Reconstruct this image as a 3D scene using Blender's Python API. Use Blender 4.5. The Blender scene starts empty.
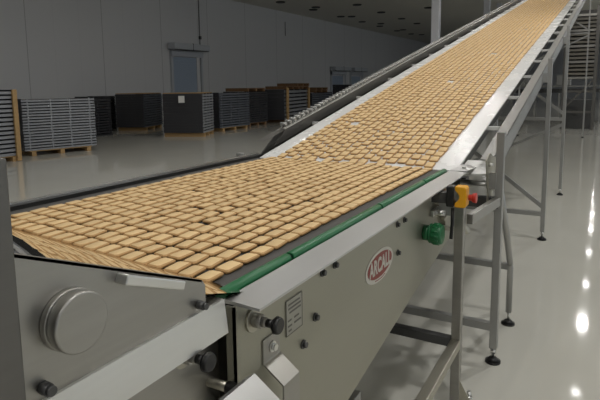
import bpy, bmesh, math, random
from mathutils import Vector, Matrix
random.seed(7)
S = bpy.context.scene
COL = S.collection
PI = math.pi

# ------------------------------------------------------------------ materials
def mat(name, col, rough=.5, metal=0., noise=None, coat=0., spec=.5, bump=None):
    m = bpy.data.materials.new(name); m.use_nodes = True
    nt = m.node_tree; b = nt.nodes['Principled BSDF']
    b.inputs['Base Color'].default_value = (*col, 1)
    b.inputs['Roughness'].default_value = rough
    b.inputs['Metallic'].default_value = metal
    b.inputs['Specular IOR Level'].default_value = spec
    b.inputs['Coat Weight'].default_value = coat
    b.inputs['Coat Roughness'].default_value = .08
    if noise:   # (scale xyz, amount on colour, amount on roughness)
        sc, ca, ra = noise
        tc = nt.nodes.new('ShaderNodeTexCoord'); mp = nt.nodes.new('ShaderNodeMapping')
        mp.inputs['Scale'].default_value = sc
        nz = nt.nodes.new('ShaderNodeTexNoise'); nz.inputs['Scale'].default_value = 1.; nz.inputs['Detail'].default_value = 5
        nt.links.new(tc.outputs['Object'], mp.inputs['Vector']); nt.links.new(mp.outputs[0], nz.inputs['Vector'])
        if ca:
            mx = nt.nodes.new('ShaderNodeMix'); mx.data_type = 'RGBA'
            mx.inputs[6].default_value = (*[max(0, c*(1-ca)) for c in col], 1)
            mx.inputs[7].default_value = (*[min(1, c*(1+ca)) for c in col], 1)
            nt.links.new(nz.outputs['Fac'], mx.inputs[0]); nt.links.new(mx.outputs[2], b.inputs['Base Color'])
        if ra:
            mr = nt.nodes.new('ShaderNodeMapRange')
            mr.inputs[3].default_value = max(.02, rough-ra); mr.inputs[4].default_value = rough+ra
            nt.links.new(nz.outputs['Fac'], mr.inputs[0]); nt.links.new(mr.outputs[0], b.inputs['Roughness'])
        if bump:
            bp = nt.nodes.new('ShaderNodeBump'); bp.inputs['Strength'].default_value = bump; bp.inputs['Distance'].default_value = .01
            nt.links.new(nz.outputs['Fac'], bp.inputs['Height']); nt.links.new(bp.outputs[0], b.inputs['Normal'])
    return m

def emis(name, col, s):
    m = bpy.data.materials.new(name); m.use_nodes = True
    nt = m.node_tree; nt.nodes.clear()
    e = nt.nodes.new('ShaderNodeEmission'); o = nt.nodes.new('ShaderNodeOutputMaterial')
    e.inputs[0].default_value = (*col, 1); e.inputs[1].default_value = s
    nt.links.new(e.outputs[0], o.inputs[0]); return m

M = {}
M['steel'] = mat('brushed_steel', (.50, .48, .41), .42, 1, ((3, 3, 90), .10, .07))
M['dull'] = mat('dull_chute_steel', (.40, .39, .365), .40, 1, ((3, 3, 60), .10, .07))
M['panel'] = mat('satin_panel_steel', (.40, .39, .325), .45, .85, ((4, 4, 40), .05, .06))
M['bright'] = mat('bright_steel', (.74, .735, .71), .30, 1, ((2, 6, 60), .04, .03))
M['alu'] = mat('aluminium_flange', (.63, .63, .63), .40, 1, ((6, 2, 40), .05, .08))
M['polish'] = mat('polished_sheet', (.70, .67, .62), .015, 1, ((3, 3, 3), .04, 0))
M['frame'] = mat('painted_frame_steel', (.42, .42, .41), .40, .75, ((6, 6, 6), .06, .05))
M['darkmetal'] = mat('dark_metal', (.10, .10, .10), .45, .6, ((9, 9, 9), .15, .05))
M['rubber'] = mat('dark_belt_rubber', (.075, .072, .068), .55, 0, ((12, 12, 12), .15, .08))
M['black'] = mat('black_plastic', (.012, .012, .012), .38)
M['white'] = mat('white_belt', (.84, .84, .835), .27, 0, ((4, 4, 4), .03, .05))
M['whiteplastic'] = mat('white_plastic', (.8, .8, .78), .35)
M['green'] = mat('green_plastic', (.010, .135, .045), .36, 0, ((20, 20, 20), .15, .05))
M['yellow'] = mat('yellow_plastic', (.80, .38, .012), .4)
M['red'] = mat('red_plastic', (.55, .035, .02), .35)
M['brown'] = mat('brown_cable', (.25, .14, .05), .5)
M['logored'] = mat('logo_red', (.27, .035, .025), .4)
M['logowhite'] = mat('logo_white', (.62, .60, .54), .4)
M['plate'] = mat('nameplate_grey', (.40, .39, .34), .45, .5)
M['ink'] = mat('dark_ink', (.15, .145, .13), .6)
M['wood'] = mat('pale_wood', (.42, .27, .12), .7, 0, ((2, 30, 30), .25, 0))
M['brownwood'] = mat('brown_wood', (.20, .11, .05), .75, 0, ((20, 3, 20), .3, 0))
M['tray'] = mat('grey_tray_edge', (.28, .29, .31), .5, .2, ((8, 8, 8), .12, 0))
M['traydark'] = mat('dark_tray_end', (.035, .035, .04), .55, 0, ((5, 5, 5), .2, 0))
M['traymid'] = mat('slate_tray_edge', (.11, .12, .14), .5, .1, ((8, 8, 8), .15, 0))
M['shutter'] = mat('blue_grey_shutter', (.36, .43, .54), .5, .0)
M['doorframe'] = mat('pale_door_frame', (.50, .52, .56), .45)
M['offlamp'] = mat('unlit_fitting', (.02, .02, .018), .5)
M['ceiling'] = mat('ceiling_panels', (.72, .70, .64), .8, 0, ((.3, .3, .3), .05, 0))
M['column'] = mat('pale_column', (.62, .63, .68), .5)
M['slat'] = mat('grey_brown_slats', (.20, .185, .155), .5)
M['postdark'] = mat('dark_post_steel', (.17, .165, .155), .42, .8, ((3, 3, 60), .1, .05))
M['farwall'] = mat('end_wall_panels', (.50, .51, .54), .6)
M['lamp'] = emis('lamp_glow', (1, .97, .93), 2.5)
M['fill_pane'] = emis('fill_pane_glow', (.85, .93, 1), 2.2)  # glow of the added fill panels on the right wall
M['daylight'] = emis('daylight_pane', (.6, .8, 1), 1.5)

# biscuit: baked golden top with paler / browner islands, varies a little from one to the next
m = mat('baked_biscuit', (.77, .55, .28), .62, 0, ((40, 40, 40), .12, .05)); nt = m.node_tree
oi = nt.nodes.new('ShaderNodeObjectInfo'); hs = nt.nodes.new('ShaderNodeHueSaturation'); mr = nt.nodes.new('ShaderNodeMapRange')
mr.inputs[3].default_value = .9; mr.inputs[4].default_value = 1.08
src = [n for n in nt.nodes if n.type == 'MIX'][0]; b = nt.nodes['Principled BSDF']
nt.links.new(oi.outputs['Random'], mr.inputs[0]); nt.links.new(mr.outputs[0], hs.inputs['Value'])
nt.links.new(src.outputs[2], hs.inputs['Color']); nt.links.new(hs.outputs[0], b.inputs['Base Color'])
M['biscuit'] = m
M['toasted'] = mat('toasted_biscuit_edge', (.50, .29, .115), .7, 0, ((60, 60, 60), .2, 0))

# floor: glossy pale epoxy with faint mottling and worn patches
m = mat('epoxy_floor', (.58, .57, .515), .06, 0, ((.9, .9, .9), .06, .02), coat=0., spec=.55); M['floor'] = m

# left wall: insulated panels with joint lines every 3.27 m along Y and fine ribs
def wallmat(name, col, axis, pitch, off):
    m = mat(name, col, .55); nt = m.node_tree; b = nt.nodes['Principled BSDF']
    tc = nt.nodes.new('ShaderNodeTexCoord'); sx = nt.nodes.new('ShaderNodeSeparateXYZ'); nt.links.new(tc.outputs['Object'], sx.inputs[0])
    def band(p, o, w):
        a = nt.nodes.new('ShaderNodeMath'); a.operation = 'ADD'; a.inputs[1].default_value = o
        f = nt.nodes.new('ShaderNodeMath'); f.operation = 'PINGPONG'; f.inputs[1].default_value = p/2
        l = nt.nodes.new('ShaderNodeMath'); l.operation = 'LESS_THAN'; l.inputs[1].default_value = w
        nt.links.new(sx.outputs[axis], a.inputs[0]); nt.links.new(a.outputs[0], f.inputs[0]); nt.links.new(f.outputs[0], l.inputs[0]); return l
    l1 = band(pitch, off, .014); l2 = band(pitch/3, off, .008)
    mx = nt.nodes.new('ShaderNodeMix'); mx.data_type = 'RGBA'; mx.inputs[6].default_value = (*col, 1); mx.inputs[7].default_value = (*[c*.6 for c in col], 1)
    mx2 = nt.nodes.new('ShaderNodeMix'); mx2.data_type = 'RGBA'; mx2.inputs[7].default_value = (*[c*.93 for c in col], 1)
    nt.links.new(l2.outputs[0], mx2.inputs[0]); mx2.inputs[6].default_value = (*col, 1)
    nt.links.new(mx2.outputs[2], mx.inputs[6]); nt.links.new(l1.outputs[0], mx.inputs[0]); nt.links.new(mx.outputs[2], b.inputs['Base Color']); return m
M['wall'] = wallmat('wall_panels', (.64, .64, .655), 1, 3.27, -11.6+3.27*4)

# ------------------------------------------------------------------ mesh helpers
class MB:
    def __init__(s): s.bm = bmesh.new(); s.mi = 0; s.mats = []
    def _m(s, faces, mi):
        for f in faces: f.material_index = mi
    def box(s, c, d, rot=None, bev=0, mi=0):
        r = bmesh.ops.create_cube(s.bm, size=1); vs = r['verts']
        bmesh.ops.scale(s.bm, verts=vs, vec=d)
        fs = list({f for v in vs for f in v.link_faces})
        if bev:
            es = list({e for v in vs for e in v.link_edges})
            g = bmesh.ops.bevel(s.bm, geom=es, offset=bev, segments=2, affect='EDGES', profile=.5)
            vs = list({v for f in g['faces'] for v in f.verts} | {v for v in vs if v.is_valid})
            fs = list({f for v in vs for f in v.link_faces})
        if rot is not None: bmesh.ops.transform(s.bm, matrix=rot, verts=vs)
        bmesh.ops.translate(s.bm, verts=vs, vec=c); s._m(fs, mi); return s
    def bar(s, p0, p1, w, h, bev=0, mi=0, up=(0, 0, 1)):
        p0, p1 = Vector(p0), Vector(p1); d = p1-p0; L = d.length; y = d.normalized()
        u = Vector(up)
        if abs(y.dot(u)) > .95: u = Vector((0, 1, 0))
        x = y.cross(u).normalized(); zz = x.cross(y)
        R = Matrix((x, y, zz)).transposed().to_4x4()
        return s.box((p0+p1)/2, (w, L, h), R, bev, mi)
    def cyl(s, p0, p1, r, r2=None, n=16, mi=0, bev=0):
        p0, p1 = Vector(p0), Vector(p1); d = p1-p0; r2 = r if r2 is None else r2
        q = bmesh.ops.create_cone(s.bm, cap_ends=True, segments=n, radius1=r, radius2=r2, depth=d.length)
        vs = q['verts']; R = Vector((0, 0, 1)).rotation_difference(d).to_matrix().to_4x4()
        fs = list({f for v in vs for f in v.link_faces})
        if bev:
            es = [e for e in {e for v in vs for e in v.link_edges} if sum(len(f.verts) > 4 for f in e.link_faces)]
            g = bmesh.ops.bevel(s.bm, geom=es, offset=bev, segments=2, affect='EDGES', profile=.5)
            vs = list({v for f in g['faces'] for v in f.verts} | {v for v in vs if v.is_valid})
            fs = list({f for v in vs for f in v.link_faces})
        bmesh.ops.transform(s.bm, matrix=R, verts=vs); bmesh.ops.translate(s.bm, verts=vs, vec=(p0+p1)/2)
        s._m(fs, mi)
        for f in fs: f.smooth = len(f.verts) <= 4
        return s
    def tube(s, pts, r, n=10, mi=0):
        pts = [Vector(p) for p in pts]; rings = []
        for i, p in enumerate(pts):
            t = (pts[min(i+1, len(pts)-1)]-pts[max(i-1, 0)]).normalized()
            u = Vector((0, 0, 1)) if abs(t.z) < .9 else Vector((1, 0, 0))
            a = t.cross(u).normalized(); b = a.cross(t)
            rings.append([s.bm.verts.new(p+r*(math.cos(2*PI*k/n)*a+math.sin(2*PI*k/n)*b)) for k in range(n)])
        for A, B in zip(rings, rings[1:]):
            for k in range(n):
                f = s.bm.faces.new((A[k], A[(k+1) % n], B[(k+1) % n], B[k])); f.smooth = True; f.material_index = mi
        s.bm.faces.new(rings[0][::-1]); s.bm.faces.new(rings[-1]); return s
    def prism(s, poly, vec, mi=0):      # closed planar polygon (3D points) swept by vec
        a = [s.bm.verts.new(p) for p in poly]; v = Vector(vec); b = [s.bm.verts.new(Vector(p)+v) for p in poly]
        n = len(a); fs = [s.bm.faces.new(a), s.bm.faces.new(b[::-1])]
        for i in range(n): fs.append(s.bm.faces.new((a[i], b[i], b[(i+1) % n], a[(i+1) % n])))
        s._m(fs, mi); return s
    def build(s, name, m, parent=None, bev=0):
        bmesh.ops.recalc_face_normals(s.bm, faces=s.bm.faces)
        me = bpy.data.meshes.new(name); s.bm.to_mesh(me); s.bm.free()
        for q in (m if isinstance(m, (list, tuple)) else [m]): me.materials.append(M[q])
        o = bpy.data.objects.new(name, me); COL.objects.link(o)
        if parent is not None:
            o.parent = parent
            W = PW.get(parent.name, Matrix()); PW[o.name] = W
            me.transform(W.inverted())
        if bev:
            md = o.modifiers.new('bevel', 'BEVEL'); md.width = bev; md.segments = 2; md.limit_method = 'ANGLE'
        return o
PW = {}
def tag(o, label=None, cat=None, group=None, kind=None):
    if label: o['label'] = label
    if cat: o['category'] = cat
    if group: o['group'] = group
    if kind: o['kind'] = kind
    return o
def thing(name, label, cat, loc=(0, 0, 0), group=None):
    o = bpy.data.objects.new(name, None); COL.objects.link(o); o.location = loc; o.empty_display_size = .1
    PW[o.name] = Matrix.Translation(loc)
    return tag(o, label, cat, group)
def struct(o): o['kind'] = 'structure'; return o
def dup(o, loc, label=None, group=None):
    c = o.copy(); COL.objects.link(c); c.location = loc; PW[c.name] = Matrix.Translation(loc)
    if label: c['label'] = label
    if group: c['group'] = group
    for ch in list(o.children):
        d = ch.copy(); COL.objects.link(d); d.parent = c
        for g in list(ch.children):
            e = g.copy(); COL.objects.link(e); e.parent = d
    return c

# ------------------------------------------------------------------ camera (calibrated from the vanishing points)
f, H, cx, cy = 530., 1.6, 297., 155.
def vv(x, y): return Vector((x-cx, -(y-cy), -f)).normalized()
NXp = 345.; NYp = cy+(f*f+(605-cx)*(NXp-cx))/(cy-82)
Yc = vv(605, 82); Zc = -vv(NXp, NYp); Xc = Yc.cross(Zc)
cam = bpy.data.objects.new('camera', bpy.data.cameras.new('camera')); COL.objects.link(cam)
cam.matrix_world = Matrix.Translation((0, 0, H)) @ Matrix((Xc, Yc, Zc)).to_4x4()
cam.data.sensor_width = 36; cam.data.lens = f/600*36
cam.data.shift_x = (300-cx)/600; cam.data.shift_y = (cy-200)/600
cam.data.clip_start = .02; cam.data.clip_end = 300
S.camera = cam

# ------------------------------------------------------------------ the hall
CEIL = 6.15; XL, XR, YB, YE = -17.5, 15., -9., 62.
struct(MB().box(((XL+XR)/2, (YB+YE)/2, -.05), (XR-XL, YE-YB, .1)).build('floor', 'floor'))
struct(MB().box(((XL+XR)/2, (YB+YE)/2, CEIL+.1), (XR-XL, YE-YB, .2)).build('ceiling', 'ceiling'))
struct(MB().box((XL-.1, (YB+YE)/2, CEIL/2), (.2, YE-YB, CEIL)).build('wall_left', 'wall'))
struct(MB().box((XR+.1, (YB+YE)/2, CEIL/2), (.2, YE-YB, CEIL)).build('wall_right', 'farwall'))
struct(MB().box(((XL+XR)/2, YE+.1, CEIL/2), (XR-XL, .2, CEIL)).build('wall_end', 'farwall'))
struct(MB().box(((XL+XR)/2, YB-.1, CEIL/2), (XR-XL, .2, CEIL)).build('wall_back', 'farwall'))

# loading doors on the left wall: frame + roller shutter, an air curtain above each
def door(n, y0, y1, z1):
    d = bpy.data.objects.new('door_%d' % n, None); COL.objects.link(d); d.location = (XL, (y0+y1)/2, 0); PW[d.name] = Matrix.Translation(d.location); struct(d)
    mb = MB().box((XL+.06, y0+.06, z1/2), (.12, .12, z1)).box((XL+.06, y1-.05, z1/2), (.12, .10, z1)).box((XL+.09, (y0+y1)/2, z1-.13), (.18, y1-y0, .26))
    mb.build('frame', 'doorframe', d)
    mb = MB(); k = int((z1-.26)/.12)
    for i in range(k): mb.box((XL+.03, (y0+y1)/2-.12, .06+i*.12), (.04, y1-y0-.50, .118), bev=.004)
    mb.build('shutter', 'shutter', d)
    MB().box((XL+.04, y1-.28, (z1-.26)/2), (.07, .24, z1-.26)).build('side_panel', 'wall', d)
    return d
door(1, 18.62, 20.82, 3.28); door(2, 35.3, 37.8, 2.62); door(3, 38.7, 41.1, 2.62)
def curtain(y0, y1, z0, label):
    t = thing('air_curtain', label, 'air curtain', (XL, (y0+y1)/2, z0))
    MB().box((XL+.28, (y0+y1)/2, z0+.15), (.5, y1-y0, .3), bev=.05).build('housing', 'doorframe', t)
    MB().box((XL+.45, (y0+y1)/2, z0-.01), (.12, y1-y0-.2, .03)).build('outlet_grille', 'darkmetal', t)
    MB().box((XL+.28, (y0+y1)/2, z0+.15), (.51, .03, .31)).build('centre_seam', 'darkmetal', t)
curtain(18.45, 20.95, 3.32, 'pale air curtain box above the blue grey shutter nearest the camera')
curtain(35.2, 37.95, 2.66, 'pale air curtain above the left one of the two far doors')
curtain(38.6, 41.25, 2.66, 'pale air curtain above the right one of the two far doors')
t = thing('conduit', 'thin dark pipe running down the wall beside the nearest shutter', 'pipe', (XL, 20.75, 3.3))
MB().cyl((XL+.05, 20.75, 3.62), (XL+.05, 20.75, CEIL), .018, n=8).build('pipe', 'darkmetal', t)
MB().box((XL+.07, 20.75, 4.0), (.10, .12, .16), bev=.02).build('junction_box', 'darkmetal', t)
o = MB().cyl((XL+.03, 28.95, 4.7), (XL+.03, 28.95, 5.55), .02, n=8).build('wall_conduit', 'darkmetal')
tag(o, 'short thin conduit high on the wall near the ceiling', 'pipe')

# unlit round fittings in the ceiling
fit = [(-12.5, 28.7), (-12.5, 32.5), (-12.5, 36.4), (-12.5, 39.9), (-15.5, 32.9), (-14.9, 33.3), (-15.5, 36.5), (-14.8, 38.4), (-15.5, 40.0),
       (-14.9, 43.8), (-15.6, 44.3), (-15.5, 47.8), (-14.9, 49.0), (-9.4, 32.2), (-15.6, 25.4), (-14.9, 28.2), (-15.5, 29.0)]
proto = MB().cyl((0, 0, -.05), (0, 0, 0), .24, .27, n=20).build('ceiling_fitting', 'offlamp')
tag(proto, 'small dark round fitting in the grey ceiling', 'ceiling fitting', 'dark ceiling fittings')
for i, (x, y) in enumerate(fit):
    o = proto if i == 0 else proto.copy()
    if i: COL.objects.link(o)
    o.location = (x, y, CEIL)

# columns
for x, y, lab in ((-5.27, 19, 'pale square column nearest, rising behind the inclined conveyor'), (-4.87, 26, 'second pale column, further along behind the conveyor'),
                  (-5.5, 33, 'third and furthest pale column near the conveyor top')):
    t = thing('column', lab, 'column', (x, y, 0), 'columns behind the conveyor')
    MB().box((x, y, CEIL/2), (.27, .27, CEIL), bev=.02).build('shaft', 'column', t)
    MB().box((x, y, .02), (.45, .45, .04)).build('base_plate', 'frame', t)

# high-bay lamps; leftmost and rightmost rows are unseen, added as fill light
lamps = [(.6, y) for y in (-3, 1.2, 5.3, 9.4)] + [(-2.7, y) for y in (-1, 3.2, 7.3, 11, 14.5)] + [(-8, y) for y in (1, 7, 13)] + [(-.2, y) for y in (13.4, 17.6, 21.2, 25.4, 29.6, 33, 36.5, 40, 44, 48)] + [(6.5, y) for y in (0, 8, 16, 24, 32, 42)]
proto = None
for i, (x, y) in enumerate(lamps):
    loc = (x, y, CEIL-.5)
    if proto is None:
        proto = thing('high_bay_lamp', 'round hanging lamp lit above the conveyor hall', 'lamp', loc, 'high bay lamps')
        MB().cyl((x, y, CEIL-.45), (x, y, CEIL-.2), .26, .09, n=24).build('shade', 'frame', proto)
        MB().cyl((x, y, CEIL-.2), (x, y, CEIL), .02, n=8).build('stem', 'darkmetal', proto)
        MB().cyl((x, y, CEIL-.462), (x, y, CEIL-.452), .11, n=24).build('diffuser', 'lamp', proto)
    else: dup(proto, loc)
    ld = bpy.data.lights.new('lamp_light', 'AREA'); ld.shape = 'DISK'; ld.size = .2; ld.energy = 45 if x < -7 else 22 if x < -2 else (58 if y < 13 else 2 if y < 14 else (45 if 17 < y < 18 else (4 if y < 27 else 9))) if x < 3 else (66 if y < 14 else 95)
    ld.color = (1, .985, .96); ld.spread = math.radians(180)
    lo = bpy.data.objects.new('lamp_light', ld); COL.objects.link(lo); lo.location = (x, y, CEIL-.48)

# unseen glowing panels added along the right wall as fill light
for k in range(7):
    yc = -4+k*8
    w = MB().box((XR-.03, yc, 3.6), (.05, 6.0, 2.0)).build('window_%d' % (k+1), 'fill_pane'); struct(w)
    fr = MB()
    for dy in (-3.05, -1, 1, 3.05): fr.box((XR-.05, yc+dy, 3.6), (.1, .1, 2.2))
    for dz in (-1.05, 1.05): fr.box((XR-.05, yc, 3.6+dz), (.1, 6.2, .1))
    fr.build('window_frame', 'doorframe', w)

# ------------------------------------------------------------------ biscuits
BT = 1.112                 # top of the near belt
def biscuit_bm(bm, loc, rz=0, tilt=(0, 0), slope=0., detail=True, L=.071, Wd=.0475):
    prof = [(0., 0.), (.003, .004), (.003, .0075), (-.0012, .0108)] if detail else [(0, 0), (.002, .006), (-.002, .0105)]
    R = Matrix.Translation(loc) @ Matrix.Rotation(slope, 4, 'X') @ Matrix.Rotation(rz, 4, 'Z') @ Matrix.Rotation(tilt[0], 4, 'X') @ Matrix.Rotation(tilt[1], 4, 'Y')
    rings = []
    c = .006
    for off, zz in prof:
        hx, hy = Wd/2-.003+off, L/2-.003+off
        pts = [(hx-c, -hy), (hx, -hy+c), (hx, hy-c), (hx-c, hy), (-hx+c, hy), (-hx, hy-c), (-hx, -hy+c), (-hx+c, -hy)] if detail else [(hx, -hy), (hx, hy), (-hx, hy), (-hx, -hy)]
        rings.append([bm.verts.new(R @ Vector((x, y, zz))) for x, y in pts])
    for A, B in zip(rings, rings[1:]):
        n = len(A)
        for k in range(n): bm.faces.new((A[k], A[(k+1) % n], B[(k+1) % n], B[k])).material_index = 1
    if detail:   # slightly domed top
        top = rings[-1]; cen = bm.verts.new(R @ Vector((0, 0, .0122)))
        for k in range(8):
            fc = bm.faces.new((top[k], top[(k+1) % 8], cen)); fc.smooth = True
        bm.faces.new(rings[0][::-1])
    else: bm.faces.new(rings[-1]); bm.faces.new(rings[0][::-1])
NL = 19
near = []
for k in range(NL):
    ph = random.random()*.08; y = .975+.1*(k/NL)+.034+ph*.15
    drift = random.uniform(-.004, .004)
    while y < 2.985:
        x = -.850-k*.0592+drift*math.sin(y*4+k)
        near.append((y, x)); y += .0805+random.uniform(-.004, .005)+(.02 if random.random() < .03 else 0)
near.sort()
bp = MB(); biscuit_bm(bp.bm, (0, 0, 0))
bo = bp.build('biscuit', ['biscuit', 'toasted'])
tag(bo, 'golden rectangular biscuit on the near stretch of the dark flat belt', 'biscuit', 'biscuits on the near part of the flat belt')
rest = bmesh.new()
for i, (y, x) in enumerate(near):
    tl = (random.uniform(-.01, .05), random.uniform(-.05, .05)); rz = random.uniform(-.07, .07)
    zz = BT+.002
    if i < 300:
        o = bo if i == 0 else bo.copy()
        if i: COL.objects.link(o)
        o.location = (x, y, zz); o.rotation_euler = (tl[0], tl[1], rz)
    else: biscuit_bm(rest, (x, y, zz), rz, tl)
SL = .21; SA = math.atan(SL); Y0 = 3.03; Z0 = 1.12; YT = 18.6
def zi(y): return Z0+SL*(y-Y0)
for k in range(18):
    y = 3.02+random.random()*.08
    while y < 17.5:
        x = -.862-k*.0593+random.uniform(-.003, .003)
        if k == 0 or random.random() > .003:
            biscuit_bm(rest, (x, y, zi(y)+.001), random.uniform(-.07, .07), (0, 0), SA, detail=y < 5, L=.080, Wd=.0535)
        y += .090+random.uniform(-.004, .012)*(1.6 if y < 6 else .6)
me = bpy.data.meshes.new('biscuits'); bmesh.ops.recalc_face_normals(rest, faces=rest.faces); rest.to_mesh(me); rest.free(); me.materials.append(M['biscuit']); me.materials.append(M['toasted'])
o = bpy.data.objects.new('biscuits', me); COL.objects.link(o)
tag(o, 'mass of golden biscuits covering the far flat belt and inclined white belt', 'biscuits', None, 'stuff')

# ------------------------------------------------------------------ flat belt conveyor
fc = thing('belt_conveyor', 'stainless flat belt conveyor with green guide rail and oval red maker badge', 'conveyor', (-1.35, 2., 0))
# belt loop: dark rubber with end rollers
mb = MB(); prof = []
ya, yb, r = .96, 2.985, .03
for k in range(13): a = PI/2+PI*k/12; prof.append((ya+r*math.cos(a), BT-r+r*math.sin(a)))
for k in range(13): a = -PI/2+PI*k/12; prof.append((yb-r*0+r*math.cos(a)*.5, BT-r+r*math.sin(a)))
mb.prism([(-2.02, y, z) for y, z in prof], (1.245, 0, 0)); mb.build('belt', 'rubber', fc)
# right top flange
XP = -.69
mb = MB().prism([(-.722, .911, 1.122), (-.625, .911, 1.118), (-.625, .911, 1.112), (-.722, .911, 1.112)], (0, 2.26, 0))
mb.build('top_flange', 'alu', fc)
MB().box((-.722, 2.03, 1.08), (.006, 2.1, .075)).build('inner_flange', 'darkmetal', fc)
# right side panel, hopper shaped underside
poly = [(.905, 1.111), (.905, .80), (.99, .47), (1.40, .53), (2.09, .648), (2.82, .765), (2.86, .80), (2.86, 1.111)]
mb = MB().prism([(XP, y, z) for y, z in poly], (-.006, 0, 0))
mb.box((XP-.012, .908, .95), (.024, .006, .32)); mb.build('side_panel', 'panel', fc)
mb = MB().prism([(-2.06, y, z) for y, z in poly], (.006, 0, 0)); mb.build('side_panel', 'panel', fc)
mb = MB().prism([(XP-.006, 1.0, .475), (XP-.006, 1.4, .53), (XP-.006, 2.82, .767), (XP-.006, 2.82, .773), (XP-.006, 1.4, .536), (XP-.006, 1.0, .481)], (-1.36, 0, 0)); mb.build('drip_pan', 'panel', fc)
# left rail
mb = MB().box((-2.075, 1.98, 1.09), (.05, 2.2, .075)); mb.build('left_rail', 'black', fc)
MB().box((-2.103, 1.98, 1.128), (.006, 2.2, .012)).build('edge_strip', 'bright', fc)
MB().box((-2.035, 1.98, 1.10), (.03, 2.06, .02)).build('belt_skirt', 'rubber', fc)
# green guide tubes in segments with black joints
segs = [(.93, 1.232), (1.245, 1.93), (1.943, 2.52), (2.533, 2.93)]
for a, b_ in segs: MB().cyl((-.748, a, 1.117), (-.748, b_, 1.117), .017, n=14, bev=.003).build('guide_tube', 'green', fc)
for a in (1.2385, 1.9365, 2.5265):
    MB().cyl((-.748, a-.012, 1.117), (-.748, a+.012, 1.117), .0105, n=12).box((-.748, a, 1.10), (.01, .012, .05)).build('tube_joint', 'black', fc)
# legs, bars
def leg_sq(x, y, z0, z1, w, parent, m='frame', foot=True, name='leg'):
    l = MB().box((x, y, (z0+z1)/2), (w, w, z1-z0), bev=.004).build(name, m, parent)
    if foot:
        MB().cyl((x, y, .03), (x, y, z0+.01), .009, n=10).cyl((x, y, z0-.028), (x, y, z0-.008), .016, n=6).build('foot_stem', 'bright', l)
        MB().cyl((x, y, 0), (x, y, .012), .043, n=20).cyl((x, y, .012), (x, y, .032), .04, .018, n=20).build('foot', 'black', l)
    return l
for x, y in ((-.57, 2.55), (-2.11, 2.55)):
    l = leg_sq(x, y, 0., 1.108, .045, fc, 'dull', False)
    sg = 1 if x > -1 else -1
    b_ = MB().prism([(x+.025*sg, y-.02, 0), (x+.025*sg, y-.02, .14), (x+.09*sg, y-.02, .02), (x+.09*sg, y-.02, 0)], (0, .005, 0)).box((x+.065*sg, y, .004), (.09, .06, .008)).build('anchor_bracket', 'steel', l)
    MB().cyl((x+.068*sg, y, .008), (x+.068*sg, y, .085), .008, n=10).cyl((x+.068*sg, y, .02), (x+.068*sg, y, .038), .017, n=6).cyl((x+.068*sg, y, .045), (x+.068*sg, y, .06), .017, n=6).build('anchor_bolt', 'bright', l)
for x in (-.80, -1.98): leg_sq(x, 1.25, .085, .52, .05, fc, 'frame')
for x in (-.57, -2.11): MB().bar((x, 1.2, .325), (x, 2.53, .325), .045, .045, .003).build('stretcher', 'steel', fc)
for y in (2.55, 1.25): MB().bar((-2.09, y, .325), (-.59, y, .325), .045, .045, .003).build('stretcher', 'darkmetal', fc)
MB().bar((-.80, 1.0, .37), (-.80, 1.83, .37), .05, .04, .003).build('stretcher', 'frame', fc)
for x in (-.57, -2.11):
    sg = 1 if x > -1 else -1
    for y in (2.55,): MB().box((x-.06*sg, y, 1.0), (.075, .05, .06)).build('mounting_block', 'frame', fc)
# bolts on the panel
for y, z in ((1.333, 1.055), (1.417, 1.053), (1.287, .936), (1.215, .885), (1.987, 1.045), (2.073, 1.044), (1.999, .925)):
    MB().cyl((XP, y, z), (XP+.004, y, z), .013, n=14).cyl((XP+.004, y, z), (XP+.013, y, z), .0085, n=6).build('bolt', 'darkmetal', fc)
# spring plunger: flange, barrel, black mushroom knob
def plunger(x, y, z, parent):
    p = MB().cyl((x, y, z), (x+.006, y, z), .030, n=24, bev=.001).build('plunger_flange', 'steel', parent)
    MB().cyl((x+.006, y, z), (x+.03, y, z), .017, n=6).cyl((x+.03, y, z), (x+.042, y, z), .012, n=16).build('barrel', 'dull', p)
    MB().cyl((x+.040, y, z), (x+.058, y, z), .010, n=16).cyl((x+.058, y, z), (x+.066, y, z), .013, .021, n=20).cyl((x+.066, y, z), (x+.078, y, z), .021, .019, n=20, bev=.003).build('knob', 'black', p)
plunger(XP, .975, 1.055, fc)
# nameplate with illegible etched lines
npl = MB().box((XP+.001, 1.166, .994), (.003, .085, .098)).build('nameplate', 'plate', fc)
mb = MB()
for (y0, y1, z) in ((1.135, 1.195, 1.028), (1.135, 1.2, 1.017), (1.14, 1.2, 1.006), (1.132, 1.15, .985), (1.165, 1.19, .985), (1.132, 1.152, .97), (1.165, 1.2, .97), (1.135, 1.15, .957)):
    mb.box((XP+.0028, (y0+y1)/2, z), (.001, y1-y0, .0045))
for z in (.946, 1.042): mb.box((XP+.0028, 1.166, z), (.001, .084, .002))
for y in (1.1245, 1.2075): mb.box((XP+.0028, y, .994), (.001, .002, .097))
mb.build('etched_lines', 'ink', npl)
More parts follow.
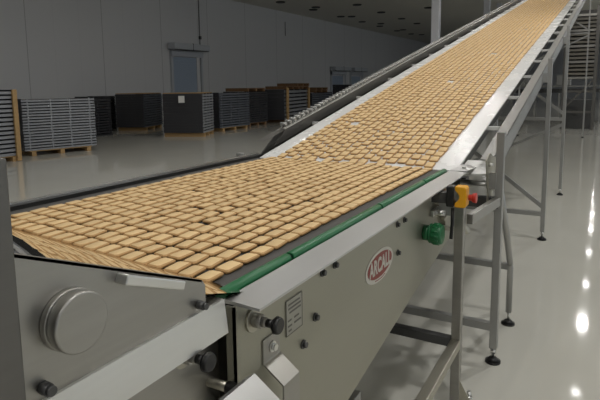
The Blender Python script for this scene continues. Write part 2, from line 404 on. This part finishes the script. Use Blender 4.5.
# maker badge
def disc(x, y, z, a, b_, t, n=48): return [(x, y+a*math.cos(2*PI*k/n), z+b_*math.sin(2*PI*k/n)) for k in range(n)], (t, 0, 0)
bd = MB().prism(*disc(XP, 1.80, .934, .139, .060, .002)).build('badge', 'logowhite', fc)
MB().prism(*disc(XP+.002, 1.80, .9365, .122, .046, .001)).build('red_field', 'logored', bd)
def text(body, size, y, z, x, parent, m, sx=1., off=0., spacing=1., name='lettering'):
    cu = bpy.data.curves.new('t', 'FONT'); cu.body = body; cu.size = size; cu.align_x = 'CENTER'; cu.align_y = 'CENTER'; cu.extrude = .0006; cu.offset = off; cu.space_character = spacing
    to = bpy.data.objects.new('t', cu); COL.objects.link(to); bpy.context.view_layer.update()
    me = bpy.data.meshes.new_from_object(to.evaluated_get(bpy.context.evaluated_depsgraph_get())); me.name = name
    bpy.data.objects.remove(to); me.materials.clear(); me.materials.append(M[m])
    me.transform(Matrix(((0, 0, 1, x), (sx, 0, 0, y), (0, 1, 0, z), (0, 0, 0, 1))))
    o = bpy.data.objects.new(name, me); COL.objects.link(o); me.transform(PW[parent.name].inverted()); o.parent = parent; return o
text('ARCALL', .076, 1.80, .9365, XP+.0036, bd, 'logowhite', .74, .0026, 1.06)
mb = MB()
for k in range(9): mb.box((XP+.0024, 1.755+k*.0115, .8826+.00022*(k-4)**2), (.0006, .007, .004))
mb.build('small_print', 'logored', bd)
# strap bracket
mb = MB(); pr = [(XP, .985), (XP+.005, .985), (XP+.005, .925), (XP+.062, .885), (XP+.062, .70), (XP+.057, .70), (XP+.057, .882), (XP, .922)]
mb.prism([(x, 1.012, z) for x, z in pr], (0, .075, 0)); sb = mb.build('strap_bracket', 'dull', fc, .001)
MB().cyl((XP+.005, 1.05, .955), (XP+.009, 1.05, .955), .014, n=16).cyl((XP+.009, 1.05, .955), (XP+.018, 1.05, .955), .009, n=6).build('bolt', 'bright', sb)
# green hand wheel
g = MB().cyl((XP, 2.364, .918), (XP+.03, 2.364, .918), .036, n=28).cyl((XP+.03, 2.364, .918), (XP+.038, 2.364, .918), .046, n=28)
g.cyl((XP+.038, 2.364, .918), (XP+.088, 2.364, .918), .048, .046, n=28, bev=.008)
for k in range(14):
    a = 2*PI*k/14; g.cyl((XP+.045, 2.364+.046*math.cos(a), .918+.046*math.sin(a)), (XP+.075, 2.364+.046*math.cos(a), .918+.046*math.sin(a)), .005, n=6)
g.build('hand_wheel', 'green', fc)
# latch and cables
la = MB().box((XP+.008, 2.52, .985), (.016, .12, .03), bev=.003).cyl((XP+.016, 2.50, .985), (XP+.06, 2.50, .985), .013, n=14).cyl((XP+.016, 2.55, .99), (XP+.05, 2.55, .99), .018, n=6)
la.build('latch', 'bright', fc)
MB().tube([(XP+.01, 2.60, 1.10), (XP+.03, 2.60, 1.06), (XP+.03, 2.60, 1.02), (XP+.01, 2.6, .99)], .017).build('hose', 'brown', fc)
mb = MB().bar((XP+.01, 2.66, 1.08), (XP+.01, 2.66, .82), .03, .012).bar((XP+.01, 2.63, .88), (XP+.11, 2.69, .86), .025, .02).cyl((XP+.09, 2.69, .85), (XP+.13, 2.69, .87), .022, n=12)
mb.bar((XP+.02, 2.62, .92), (XP+.05, 2.72, .98), .02, .014); mb.build('tensioner', 'steel', fc)
# emergency stop
ex = -.565
es = MB()
oc = [(-.062, .06), (.062, .06), (.062, -.06), (-.062, -.06)]
es.box((ex-.018, 2.42, 1.091), (.035, .06, .096), bev=.006); es_o = es.build('emergency_stop', 'black', fc)
pts = [(ex+.004, 1.140), (ex+.048, 1.140), (ex+.055, 1.132), (ex+.055, 1.052), (ex+.048, 1.044), (ex+.004, 1.044)]
pts += [(ex+.004+.020*math.sin(PI*k/10), 1.062+.06*k/10) for k in range(11)]
MB().prism([(x, 2.39, z) for x, z in pts], (0, .062, 0)).build('yellow_cover', 'yellow', es_o, .004)
MB().cyl((ex+.06, 2.42, 1.09), (ex+.075, 2.42, 1.09), .014, n=16).cyl((ex+.075, 2.42, 1.09), (ex+.095, 2.42, 1.09), .02, .024, n=20, bev=.004).build('red_button', 'red', es_o)
MB().tube([(ex-.01, 2.42, 1.035), (ex-.01, 2.42, .96), (ex-.012, 2.41, .89)], .008).build('cable', 'black', es_o)
MB().box((ex-.06, 2.43, 1.08), (.09, .05, .05)).build('stop_bracket', 'darkmetal', fc)
# end casting at the outfeed end of the flange
mb = MB().prism([(-.725, 2.94, 1.112), (-.628, 2.94, 1.112), (-.61, 3.02, 1.118), (-.64, 3.13, 1.122), (-.695, 3.13, 1.122)], (0, 0, .012)).cyl((-.66, 3.02, 1.128), (-.66, 3.02, 1.138), .012, n=12)
mb.build('end_plate', 'alu', fc)

# ------------------------------------------------------------------ infeed chute in the foreground
ic = thing('infeed_chute', 'stainless infeed chute with sloping side plate, round cap and grab handle', 'chute', (-1.3, .4, 0))
XQ = -.70
mb = MB().prism([(XQ, y, z) for y, z in ((.418, 1.373), (.812, 1.204), (.822, 1.19), (.822, 1.09), (.418, 1.09))], (-.006, 0, 0))
mb.prism([(XQ, .418, 1.373), (XQ, .812, 1.204), (XQ, .812, 1.199), (XQ, .418, 1.368)], (-.03, 0, 0)); mb.build('side_plate', 'dull', ic)
# polished slide sheet, slightly curved
mb = MB(); n = 10; top = []; bot = []
for k in range(n+1):
    u = k/n; d = u*.72; z = BT+.004+.30*d+.10*d*d
    top.append((d, z))
va = [[mb.bm.verts.new((x, yf-d, z)) for d, z in top] for x, yf in ((-.71, .985), (-2.06, 1.095))]
vb = [[mb.bm.verts.new((x, yf-d, z-.004)) for d, z in top] for x, yf in ((-.71, .985), (-2.06, 1.095))]
for A, rev in ((va, 0), (vb, 1)):
    for k in range(n):
        fcs = mb.bm.faces.new((A[0][k], A[0][k+1], A[1][k+1], A[1][k])); fcs.smooth = True
mb.build('slide_sheet', 'polish', ic)
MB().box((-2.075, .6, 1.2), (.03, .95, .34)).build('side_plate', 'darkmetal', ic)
# side rail strip
mb = MB().prism([(-.693, .025, 1.141), (-.684, .025, 1.066), (-.688, .025, 1.0655), (-.697, .025, 1.1405)], (0, .85, 0)).box((-.714, .45, 1.139), (.036, .85, .004)); mb.build('side_rail', 'bright', ic)
MB().box((-2.1, .45, 1.103), (.03, .85, .075)).build('side_rail', 'bright', ic)
# lower panel
mb = MB().box((-.755, .462, .80), (.006, .92, .55)); mb.build('lower_panel', 'dull', ic)
MB().box((-2.09, .42, .80), (.006, .88, .55)).build('lower_panel', 'steel', ic)
# end post
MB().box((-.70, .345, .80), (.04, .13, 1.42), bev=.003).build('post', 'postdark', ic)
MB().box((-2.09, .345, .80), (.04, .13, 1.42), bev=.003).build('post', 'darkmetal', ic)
# round cap
MB().cyl((XQ, .497, 1.248), (XQ+.012, .497, 1.248), .0485, n=48, bev=.002).cyl((XQ+.012, .497, 1.248), (XQ+.015, .497, 1.248), .0455, n=48).cyl((XQ+.015, .497, 1.248), (XQ+.036, .497, 1.248), .0475, n=48, bev=.003).build('round_cap', 'dull', ic)
# grab handle: flat bar bent out from the plate
d = Vector((0, .140, -.058)); p = Vector((XQ, .592, 1.282)); t_ = d.normalized(); nn = Vector((0, -t_.z, t_.y))*1
def hp(a, b_, w, h, out):   # flat strip lying along the plate's sloping edge
    return [p+t_*a+nn*h/2+Vector((out, 0, 0)), p+t_*b_+nn*h/2+Vector((out, 0, 0)), p+t_*b_-nn*h/2+Vector((out, 0, 0)), p+t_*a-nn*h/2+Vector((out, 0, 0))]
mb = MB().prism(hp(0, d.length, 0, .018, .020), (.008, 0, 0)).prism(hp(0, .010, 0, .018, 0), (.026, 0, 0)).prism(hp(d.length-.010, d.length, 0, .018, 0), (.026, 0, 0))
mb.build('handle', 'bright', ic, .003)
for y, z, r in ((.447, 1.16, .010), (.797, 1.157, .009)):
    MB().cyl((XQ, y, z), (XQ+.018, y, z), r, n=6).cyl((XQ+.018, y, z), (XQ+.024, y, z), r*.8, n=10).build('bolt', 'darkmetal', ic)
plunger(-.738, .785, 1.045, ic)
r_ = MB().cyl((-.76, .885, .928), (-.69, .885, .928), .0115, n=18).build('shaft', 'steel', ic)
MB().cyl((-.70, .885, .928), (-.65, .885, .928), .015, n=18, bev=.003).build('shaft_sleeve', 'black', r_)
# foreground catch tray on a bracket
A = Vector((-.606, .86, 1.0)); B_ = Vector((-.606, .55, 1.0)); C_ = Vector((-.525, .87, .935)); D_ = Vector((-.525, .56, .935))
mb = MB().prism([A, C_, D_, B_], (-.002, 0, -.004)); mb.prism([A, B_, B_+Vector((-.022, 0, -.014)), A+Vector((-.022, 0, -.014))], (0, 0, -.004)); mb.build('catch_tray', 'alu', ic)
MB().bar((-.755, .66, .97), (-.605, .66, .985), .03, .015).build('tray_arm', 'steel', ic)
for x in (-.72, -2.07):
    leg_sq(x, .36, .06, .55, .05, ic, 'frame', True)
    leg_sq(x, .80, .06, .55, .05, ic, 'frame', True)

# ------------------------------------------------------------------ inclined conveyor
iv = thing('inclined_conveyor', 'long inclined conveyor with white belt on tall steel legs rising away', 'conveyor', (-1.35, 10, 0))
def ip(x, y, dz=0): return Vector((x, y, zi(y)+dz))
mb = MB().prism([ip(-2.03, 3.0), ip(-2.03, YT), ip(-2.03, YT, -.012), ip(-2.03, 3.0, -.012)], (1.33, 0, 0)); mb.build('belt', 'white', iv)
mb = MB().prism([ip(-2.0, 3.12, -.10), ip(-2.0, YT, -.10), ip(-2.0, YT, -.11), ip(-2.0, 3.12, -.11)], (1.27, 0, 0)); mb.build('return_belt', 'rubber', iv)
mb = MB().prism([ip(-2.01, 3.05, -.02), ip(-2.01, YT, -.02), ip(-2.01, YT, -.09), ip(-2.01, 3.12, -.09)], (.02, 0, 0)).prism([ip(-.74, 3.05, -.02), ip(-.74, YT, -.02), ip(-.74, YT, -.09), ip(-.74, 3.12, -.09)], (.02, 0, 0)); mb.build('belt_bed', 'darkmetal', iv)
MB().cyl(ip(-2.03, 3.04, -.035), ip(-.70, 3.04, -.035), .022, n=16).build('nose_roller', 'steel', iv)
MB().cyl(ip(-2.05, YT, -.05), ip(-.68, YT, -.05), .055, n=20).build('head_drum', 'steel', iv)
# side beams (C channels)
def beam(x0, x1, up, dn, y0, name, m, cut=0.):
    mb = MB()
    s = 1 if x1 > x0 else -1; t = .006*s; o_ = x1
    for (a, b_, zt, zb) in ((o_-t, o_, up, dn), (x0, x1, up, up-.006), (x0, x1, dn+.006, dn)):
        mb.prism([ip(a, y0+cut*(zt-dn)/(up-dn), zt), ip(a, YT, zt), ip(a, YT, zb), ip(a, y0, zb)], (b_-a, 0, 0))
    return mb.build(name, m, iv)
beam(-.605, -.535, .012, -.125, 3.18, 'side_beam', 'frame')
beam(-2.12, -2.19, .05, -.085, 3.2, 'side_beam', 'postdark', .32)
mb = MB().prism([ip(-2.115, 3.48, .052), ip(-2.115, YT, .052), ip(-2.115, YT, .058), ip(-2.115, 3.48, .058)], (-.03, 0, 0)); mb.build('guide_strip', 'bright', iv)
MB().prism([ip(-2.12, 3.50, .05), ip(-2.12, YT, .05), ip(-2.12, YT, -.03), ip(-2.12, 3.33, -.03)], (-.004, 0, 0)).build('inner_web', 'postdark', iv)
# cross bars that carry the belt
ybar = [3.95, 4.87, 5.75, 6.6, 7.35, 8.15, 9.0, 9.9, 10.75, 11.6, 12.5, 13.4, 14.3, 15.2, 16.1, 17, 17.9]
for y in ybar:
    MB().bar(ip(-2.12, y, -.030), ip(-.605, y, -.030), .04, .026, .002).build('crossbar', 'whiteplastic', iv)
# small rollers along the left beam
def roller(mb, c):
    return mb.cyl((c[0]-.026, c[1], c[2]), (c[0]+.026, c[1], c[2]), .0145, n=10).box((c[0], c[1], c[2]-.025), (.012, .014, .05))
rp = roller(MB(), (0, 0, 0)).build('guide_roller', 'frame')
rest_r = MB()
for k in range(196):
    y = 3.55+k*.072; p = ip(-2.17, y, .074)
    if k < 100:
        o = rp if k == 0 else rp.copy()
        if k: COL.objects.link(o)
        o.parent = iv; o.location = p-Vector(iv.location); o.rotation_euler = (SA, 0, 0)
    else: roller(rest_r, p)
tag(rest_r.build('guide_rollers', 'frame', iv), kind='stuff')
# legs with braces
LX, RX = -2.24, -.475
for i, (y, top) in enumerate(((3.06, .21), (5.83, .13), (8.35, .14), (17.4, .1))):
    for x in (RX, LX):
        leg_sq(x, y, .085, zi(y)+(top if x > -1 else .0), .042, iv, 'frame', True)
        MB().box((x-(.04 if x > -1 else -.04), y, zi(y)-.06), (.05, .07, .09)).build('leg_bracket', 'frame', iv)
    zb = .215 if i == 0 else (.27 if i == 1 else zi(y)-1.15)
    MB().bar((LX, y, zb), (RX, y, zb), .04, .045, .002).build('cross_brace', 'frame', iv)
    if i:
        MB().bar((RX, y, zb+.07), ((RX-.95), y, zb+.80), .035, .04).build('diagonal_brace', 'frame', iv)
    if i > 1: MB().bar((RX, y, zb-.07), ((RX-1.6), y, max(.15, zb-.85)), .035, .04).build('diagonal_brace', 'frame', iv)
    if i == 0:
        MB().bar((LX, y, .94), (RX, y, .94), .05, .06, .002).build('cross_brace', 'darkmetal', iv)
# bent prop behind the first leg
for x in (RX, LX):
    lg = MB().tube([(x, 3.10, 1.0), (x, 3.36, .72), (x, 3.60, .43), (x, 3.62, .40), (x, 3.62, .085)], .019, 12).build('prop', 'frame', iv)
    MB().cyl((x, 3.62, .03), (x, 3.62, .1), .009, n=10).build('foot_stem', 'bright', lg)
    MB().cyl((x, 3.62, 0), (x, 3.62, .012), .043, n=20).cyl((x, 3.62, .012), (x, 3.62, .032), .04, .018, n=20).build('foot', 'black', lg)
MB().bar((LX, 3.62, .40), (RX, 3.62, .40), .04, .04, .002).build('cross_brace', 'frame', iv)
MB().bar((-.535, 2.60, .945), (RX, 3.05, .955), .03, .05, .002).build('tie_bar', 'dull', iv)
# lower drive end: cross plate, bearing plates, shaft
MB().prism([(-.70, 3.02, 1.085), (-.54, 3.10, 1.085), (-.54, 3.3, 1.13), (-.70, 3.3, 1.13)], (0, 0, .008)).build('end_cover', 'whiteplastic', iv)
mb = MB().prism([(-.53, 2.93, 1.19), (-.53, 3.02, 1.22), (-.53, 3.22, 1.17), (-.53, 3.22, 1.05), (-.53, 3.03, .88), (-.53, 2.98, .88), (-.53, 3.0, 1.0)], (.006, 0, 0)); mb.build('bearing_plate', 'steel', iv)
mb = MB().cyl((-.70, 3.12, 1.03), (-.48, 3.12, 1.03), .018, n=14).cyl((-.53, 3.12, 1.03), (-.50, 3.12, 1.03), .035, n=6).cyl((-.525, 3.05, 1.10), (-.49, 3.05, 1.10), .014, n=8).cyl((-.525, 3.0, 1.16), (-.50, 3.0, 1.16), .012, n=8); mb.build('bearing_shaft', 'bright', iv)
MB().box((-2.09, 3.10, 1.04), (.06, .08, .06), bev=.01).build('bearing_block', 'steel', iv)
MB().box((-1.35, 3.3, 1.0), (1.3, .08, .06)).build('cross_beam', 'darkmetal', iv)

# ------------------------------------------------------------------ tray stacks along the wall
def tray_mesh(dx, dy, h, side, end):
    mb = MB(); g = h*.62
    mb.box((0, 0, -h/2+g/2), (dx-.04, dy-.04, g), mi=2)
    mb.box((dx/2-.012, 0, -h/2+g/2), (.024, dy-.02, g), mi=0); mb.box((-dx/2+.012, 0, -h/2+g/2), (.024, dy-.02, g), mi=0)
    for s in (-1, 1): mb.box((0, s*(dy/2-.012), 0), (dx-.05, .022, h*.985), mi=1)
    for q in (-.42, -.12, .14, .42): mb.box((dx/2-.012, q*dy, 0), (.02, .03, h*.985), mi=0)
    me_o = mb.build('tray', [side, end, 'traydark']); return me_o
def pallet(x, y, z, dx, dy, label, m='wood', group=None):
    t = thing('pallet', label, 'pallet', (x, y, z), group)
    mb = MB()
    for k in range(5): mb.box((x-dx/2+dx*(k+.5)/5, y, z+.118), (dx/5-.03, dy, .024))
    mb.build('deck', m, t)
    for s in (-.44, 0, .44): MB().box((x, y+s*dy, z+.052), (dx, .1, .104)).build('bearer', m, t)
    return t
def stack(xf, y0, dx, dy, n, h, side, end, label, grp, pal='wood', pal_label=None, z0=.0, rot=0.):
    c = Vector((xf, y0, 0))+Matrix.Rotation(rot, 3, 'Z') @ Vector((-dx/2, dy/2, 0)); cxs, cys = c.x, c.y; z = z0
    if pal: pallet(cxs, cys, z0, dx, dy*.86, pal_label, pal).rotation_euler.z = rot; z = z0+.13
    p = tray_mesh(dx, dy, h, side, end); tag(p, label, 'tray', grp)
    for k in range(n):
        o = p if k == 0 else p.copy()
        if k: COL.objects.link(o)
        o.location = (cxs+random.uniform(-.006, .006), cys+random.uniform(-.008, .008), z+h/2+k*h); o.rotation_euler.z = rot
    return z+n*h
stack(-11.3, 5.75, 1.1, 1.42, 15, .097, 'tray', 'traydark', 'grey tray in the stack with an upright wooden post, far left', 'trays in the leftmost stack', 'wood', 'pale pallet under the leftmost stack of trays')
for z in (0,):
    o = MB().box((-11.26, 7.07, .80), (.05, .10, 1.58)).build('wooden_post', 'wood'); tag(o, 'upright pale wooden post strapped against the leftmost tray stack', 'post')
stack(-11.81, 7.56, 1.0, 1.77, 18, .0685, 'tray', 'traydark', 'light grey tray in the wide neat stack at left on its own', 'trays in the wide light stack', 'wood', 'pale pallet under the wide light grey tray stack', rot=math.radians(-15))
stack(-16.05, 13.5, 1.15, .95, 14, .092, 'traydark', 'traydark', 'near black tray in the dark stack right behind the wide light stack', 'trays in the dark back stack', None, rot=.385)
stack(-14.67, 14.16, 1.12, 1.75, 14, .088, 'traymid', 'traydark', 'dark tray in the back stack topped by a pale wooden board', 'trays under the pale board', 'wood', 'pallet under the dark back stack topped by a board', rot=.385)
stack(-11.06, 13.19, 1.36, 1.15, 14, .090, 'tray', 'traydark', 'tray with dark end in the stack carrying a white paper sheet', 'trays in the stack with the paper', 'wood', 'pallet under the stack carrying the white paper', rot=.385)
stack(-11.75, 14.9, 1.2, 1.85, 14, .090, 'traymid', 'traydark', 'slate tray in the stack just right of the papered stack', 'trays right of the papered stack', 'wood', 'pallet under the slate stack right of the papered stack')
stack(-12.25, 17.3, 1.2, 1.5, 14, .090, 'traydark', 'traydark', 'dark tray in the plain stack left of the wood framed rack', 'trays left of the framed rack', 'brownwood', 'brown pallet under the plain dark stack')
zt = stack(-11.93, 19.64, 1.3, 3.3, 8, .165, 'tray', 'traydark', 'deep pale edged tray between wooden posts in the framed rack', 'trays in the wood framed rack', 'brownwood', 'brown pallet under the wood framed rack of trays', rot=.19)
for x, y, s in ((-11.87, 19.80, 'left'), (-12.43, 22.72, 'right')):
    o = MB().box((x, y, .76), (.06, .14, 1.5)).build('wooden_post', 'wood'); tag(o, '%s upright wooden post of the framed tray rack' % s, 'post')
stack(-14.4, 8.9, 1.2, 1.5, 14, .091, 'traydark', 'traydark', 'dark tray in the stack hidden behind the left of the wide light stack', 'trays in the hidden dark stack', None)
stack(-14.5, 11.0, 1.2, 1.5, 14, .0895, 'traydark', 'traydark', 'dark tray in the stack behind the right of the wide light stack', 'trays in the second hidden dark stack', None)
stack(-12.9, 23.9, 1.2, 2.4, 10, .11, 'traymid', 'traydark', 'slate tray in the low stack beyond the wood framed rack', 'trays beyond the framed rack', 'brownwood', 'brown pallet under the low stack beyond the framed rack')
stack(-12.3, 27.5, 1.2, 2.6, 15, .10, 'traymid', 'traydark', 'tray in the far stack partly hidden by the inclined conveyor', 'trays in the far stack', 'brownwood', 'brown pallet under the far stack behind the conveyor')
cb = Vector((-14.67, 14.16, 1.379))+Matrix.Rotation(.385, 3, 'Z') @ Vector((-.56, .85, 0))
o = MB().box((0, 0, 0), (1.1, 1.6, .025)).build('wooden_board', 'wood'); o.location = cb; o.rotation_euler.z = .385; tag(o, 'pale wooden board lying on top of the dark back stack', 'board')
cb = Vector((-11.06, 13.19, 1.404))+Matrix.Rotation(.385, 3, 'Z') @ Vector((-.68, .56, 0))
o = MB().box((0, 0, 0), (1.3, 1.1, .025)).build('wooden_board', 'wood'); o.location = cb; o.rotation_euler.z = .385; tag(o, 'pale wooden board on top of the stack carrying the white paper', 'board')
cb = Vector((-11.06, 13.19, 1.21))+Matrix.Rotation(.385, 3, 'Z') @ Vector((-.70, -.02, 0))
o = MB().box((0, 0, 0), (.2, .012, .22)).build('paper_sheet', 'whiteplastic'); o.location = cb; o.rotation_euler.z = .385; tag(o, 'white paper sheet fixed to the dark end of a tray stack', 'paper')
pallet(-12.55, 20.5, zt, 1.1, 1.2, 'brown empty pallet on top of the framed rack, left one', 'brownwood')
pallet(-12.9, 22.0, zt, 1.1, 1.2, 'lower brown pallet on top of the framed rack, right pile', 'brownwood')
pallet(-12.9, 22.05, zt+.132, 1.1, 1.2, 'upper brown pallet of the right pile on the framed rack', 'brownwood')
pallet(-12.85, 18.05, 1.395, 1.1, 1.3, 'brown empty pallet on top of the plain dark stack', 'brownwood')
pallet(-13.45, 25.0, 1.235, 1.1, 1.4, 'brown pallet on the low slate stack, bottom of two', 'brownwood')
pallet(-13.45, 25.05, 1.367, 1.1, 1.4, 'brown pallet on the low slate stack, top of two', 'brownwood')

# ------------------------------------------------------------------ machinery at the far right
tw = thing('slatted_tower', 'distant steel tower of stacked slats with diagonal brace under the conveyor top', 'tower', (-.8, 21, 0))
for x in (-1.22, -.30):
    for y in (20.4, 21.8): MB().box((x, y, 2.05), (.09, .09, 4.1)).build('post', 'postdark', tw)
for k in range(17):
    z = 1.75+k*.135; MB().box((-.76, 20.5+.9*(k/17), z), (.86, .16, .075)).build('slat', 'slat' if k % 4 else 'dull', tw)
for z in (.6, 1.3): MB().box((-.76, 20.4, z), (.9, .06, .07)).build('crossbar', 'postdark', tw)
MB().bar((-1.2, 20.36, .7), (-.32, 20.36, 1.7), .05, .05).build('diagonal_brace', 'postdark', tw)
MB().prism([(-1.18, 20.62, 1.7), (-1.18, 21.55, 4.1), (-1.18, 21.6, 4.1), (-1.18, 20.67, 1.7)], (.84, 0, 0)).build('dark_backing', 'rubber', tw)  # dark sheet put in for the shaded interior behind the slats
MB().box((-.76, 21.2, .5), (.8, .8, 1.0)).build('drive_housing', 'darkmetal', tw)
pf = thing('platform', 'distant steel platform with handrails beside the slatted tower', 'platform', (.8, 26, 0))
for x in (-.1, 1.0, 2.2):
    for y in (24.2, 28): MB().box((x, y, 1.6), (.1, .1, 3.2)).build('post', 'frame', pf)
MB().box((1.05, 26.1, 2.15), (2.5, 4.0, .1)).build('deck', 'frame', pf)
for z in (2.6, 3.0, 3.2): MB().box((1.05, 24.2, z), (2.4, .05, .05)).build('handrail', 'frame', pf)
MB().box((1.0, 26.2, 2.75), (2.0, 2.2, 1.1), bev=.05).build('machine_housing', 'slat', pf)
MB().box((.35, 25.2, 4.3), (.9, .7, 1.9), bev=.04).build('hopper', 'frame', pf)
MB().box((.3, 24.8, 1.3), (.9, .6, 1.5), bev=.03).build('control_cabinet', 'darkmetal', pf)
for k in range(5): MB().cyl((.1+k*.35, 24.6, 2.2), (.1+k*.35, 24.6, 3.9+.2*(k % 3)), .05, n=8).build('pipe', 'darkmetal', pf)
ml = thing('conveyor_line', 'long dark line of low machinery across the far end of the hall', 'machine', (-4, 40, 0))
MB().box((-3.4, 40, 1.05), (11, .8, .25)).build('deck', 'darkmetal', ml)
MB().box((-3.4, 40, 1.35), (11, .5, .1)).build('guard_rail', 'frame', ml)
for k in range(8): MB().box((-8.6+k*1.5, 40, .46), (.12, .7, .92)).build('leg', 'frame', ml)
for k in range(4): MB().box((-7.6+k*2.6, 40.1, 1.75), (.9, .6, .7), bev=.04).build('cabinet', 'frame', ml)

# ------------------------------------------------------------------ world, view
W = bpy.data.worlds.new('world'); S.world = W; W.use_nodes = True
W.node_tree.nodes['Background'].inputs[0].default_value = (.8, .85, .9, 1); W.node_tree.nodes['Background'].inputs[1].default_value = .3
S.view_settings.view_transform = 'Standard'; S.view_settings.look = 'None'; S.view_settings.gamma = 1
S.view_settings.use_curve_mapping = False; S.view_settings.exposure = .02
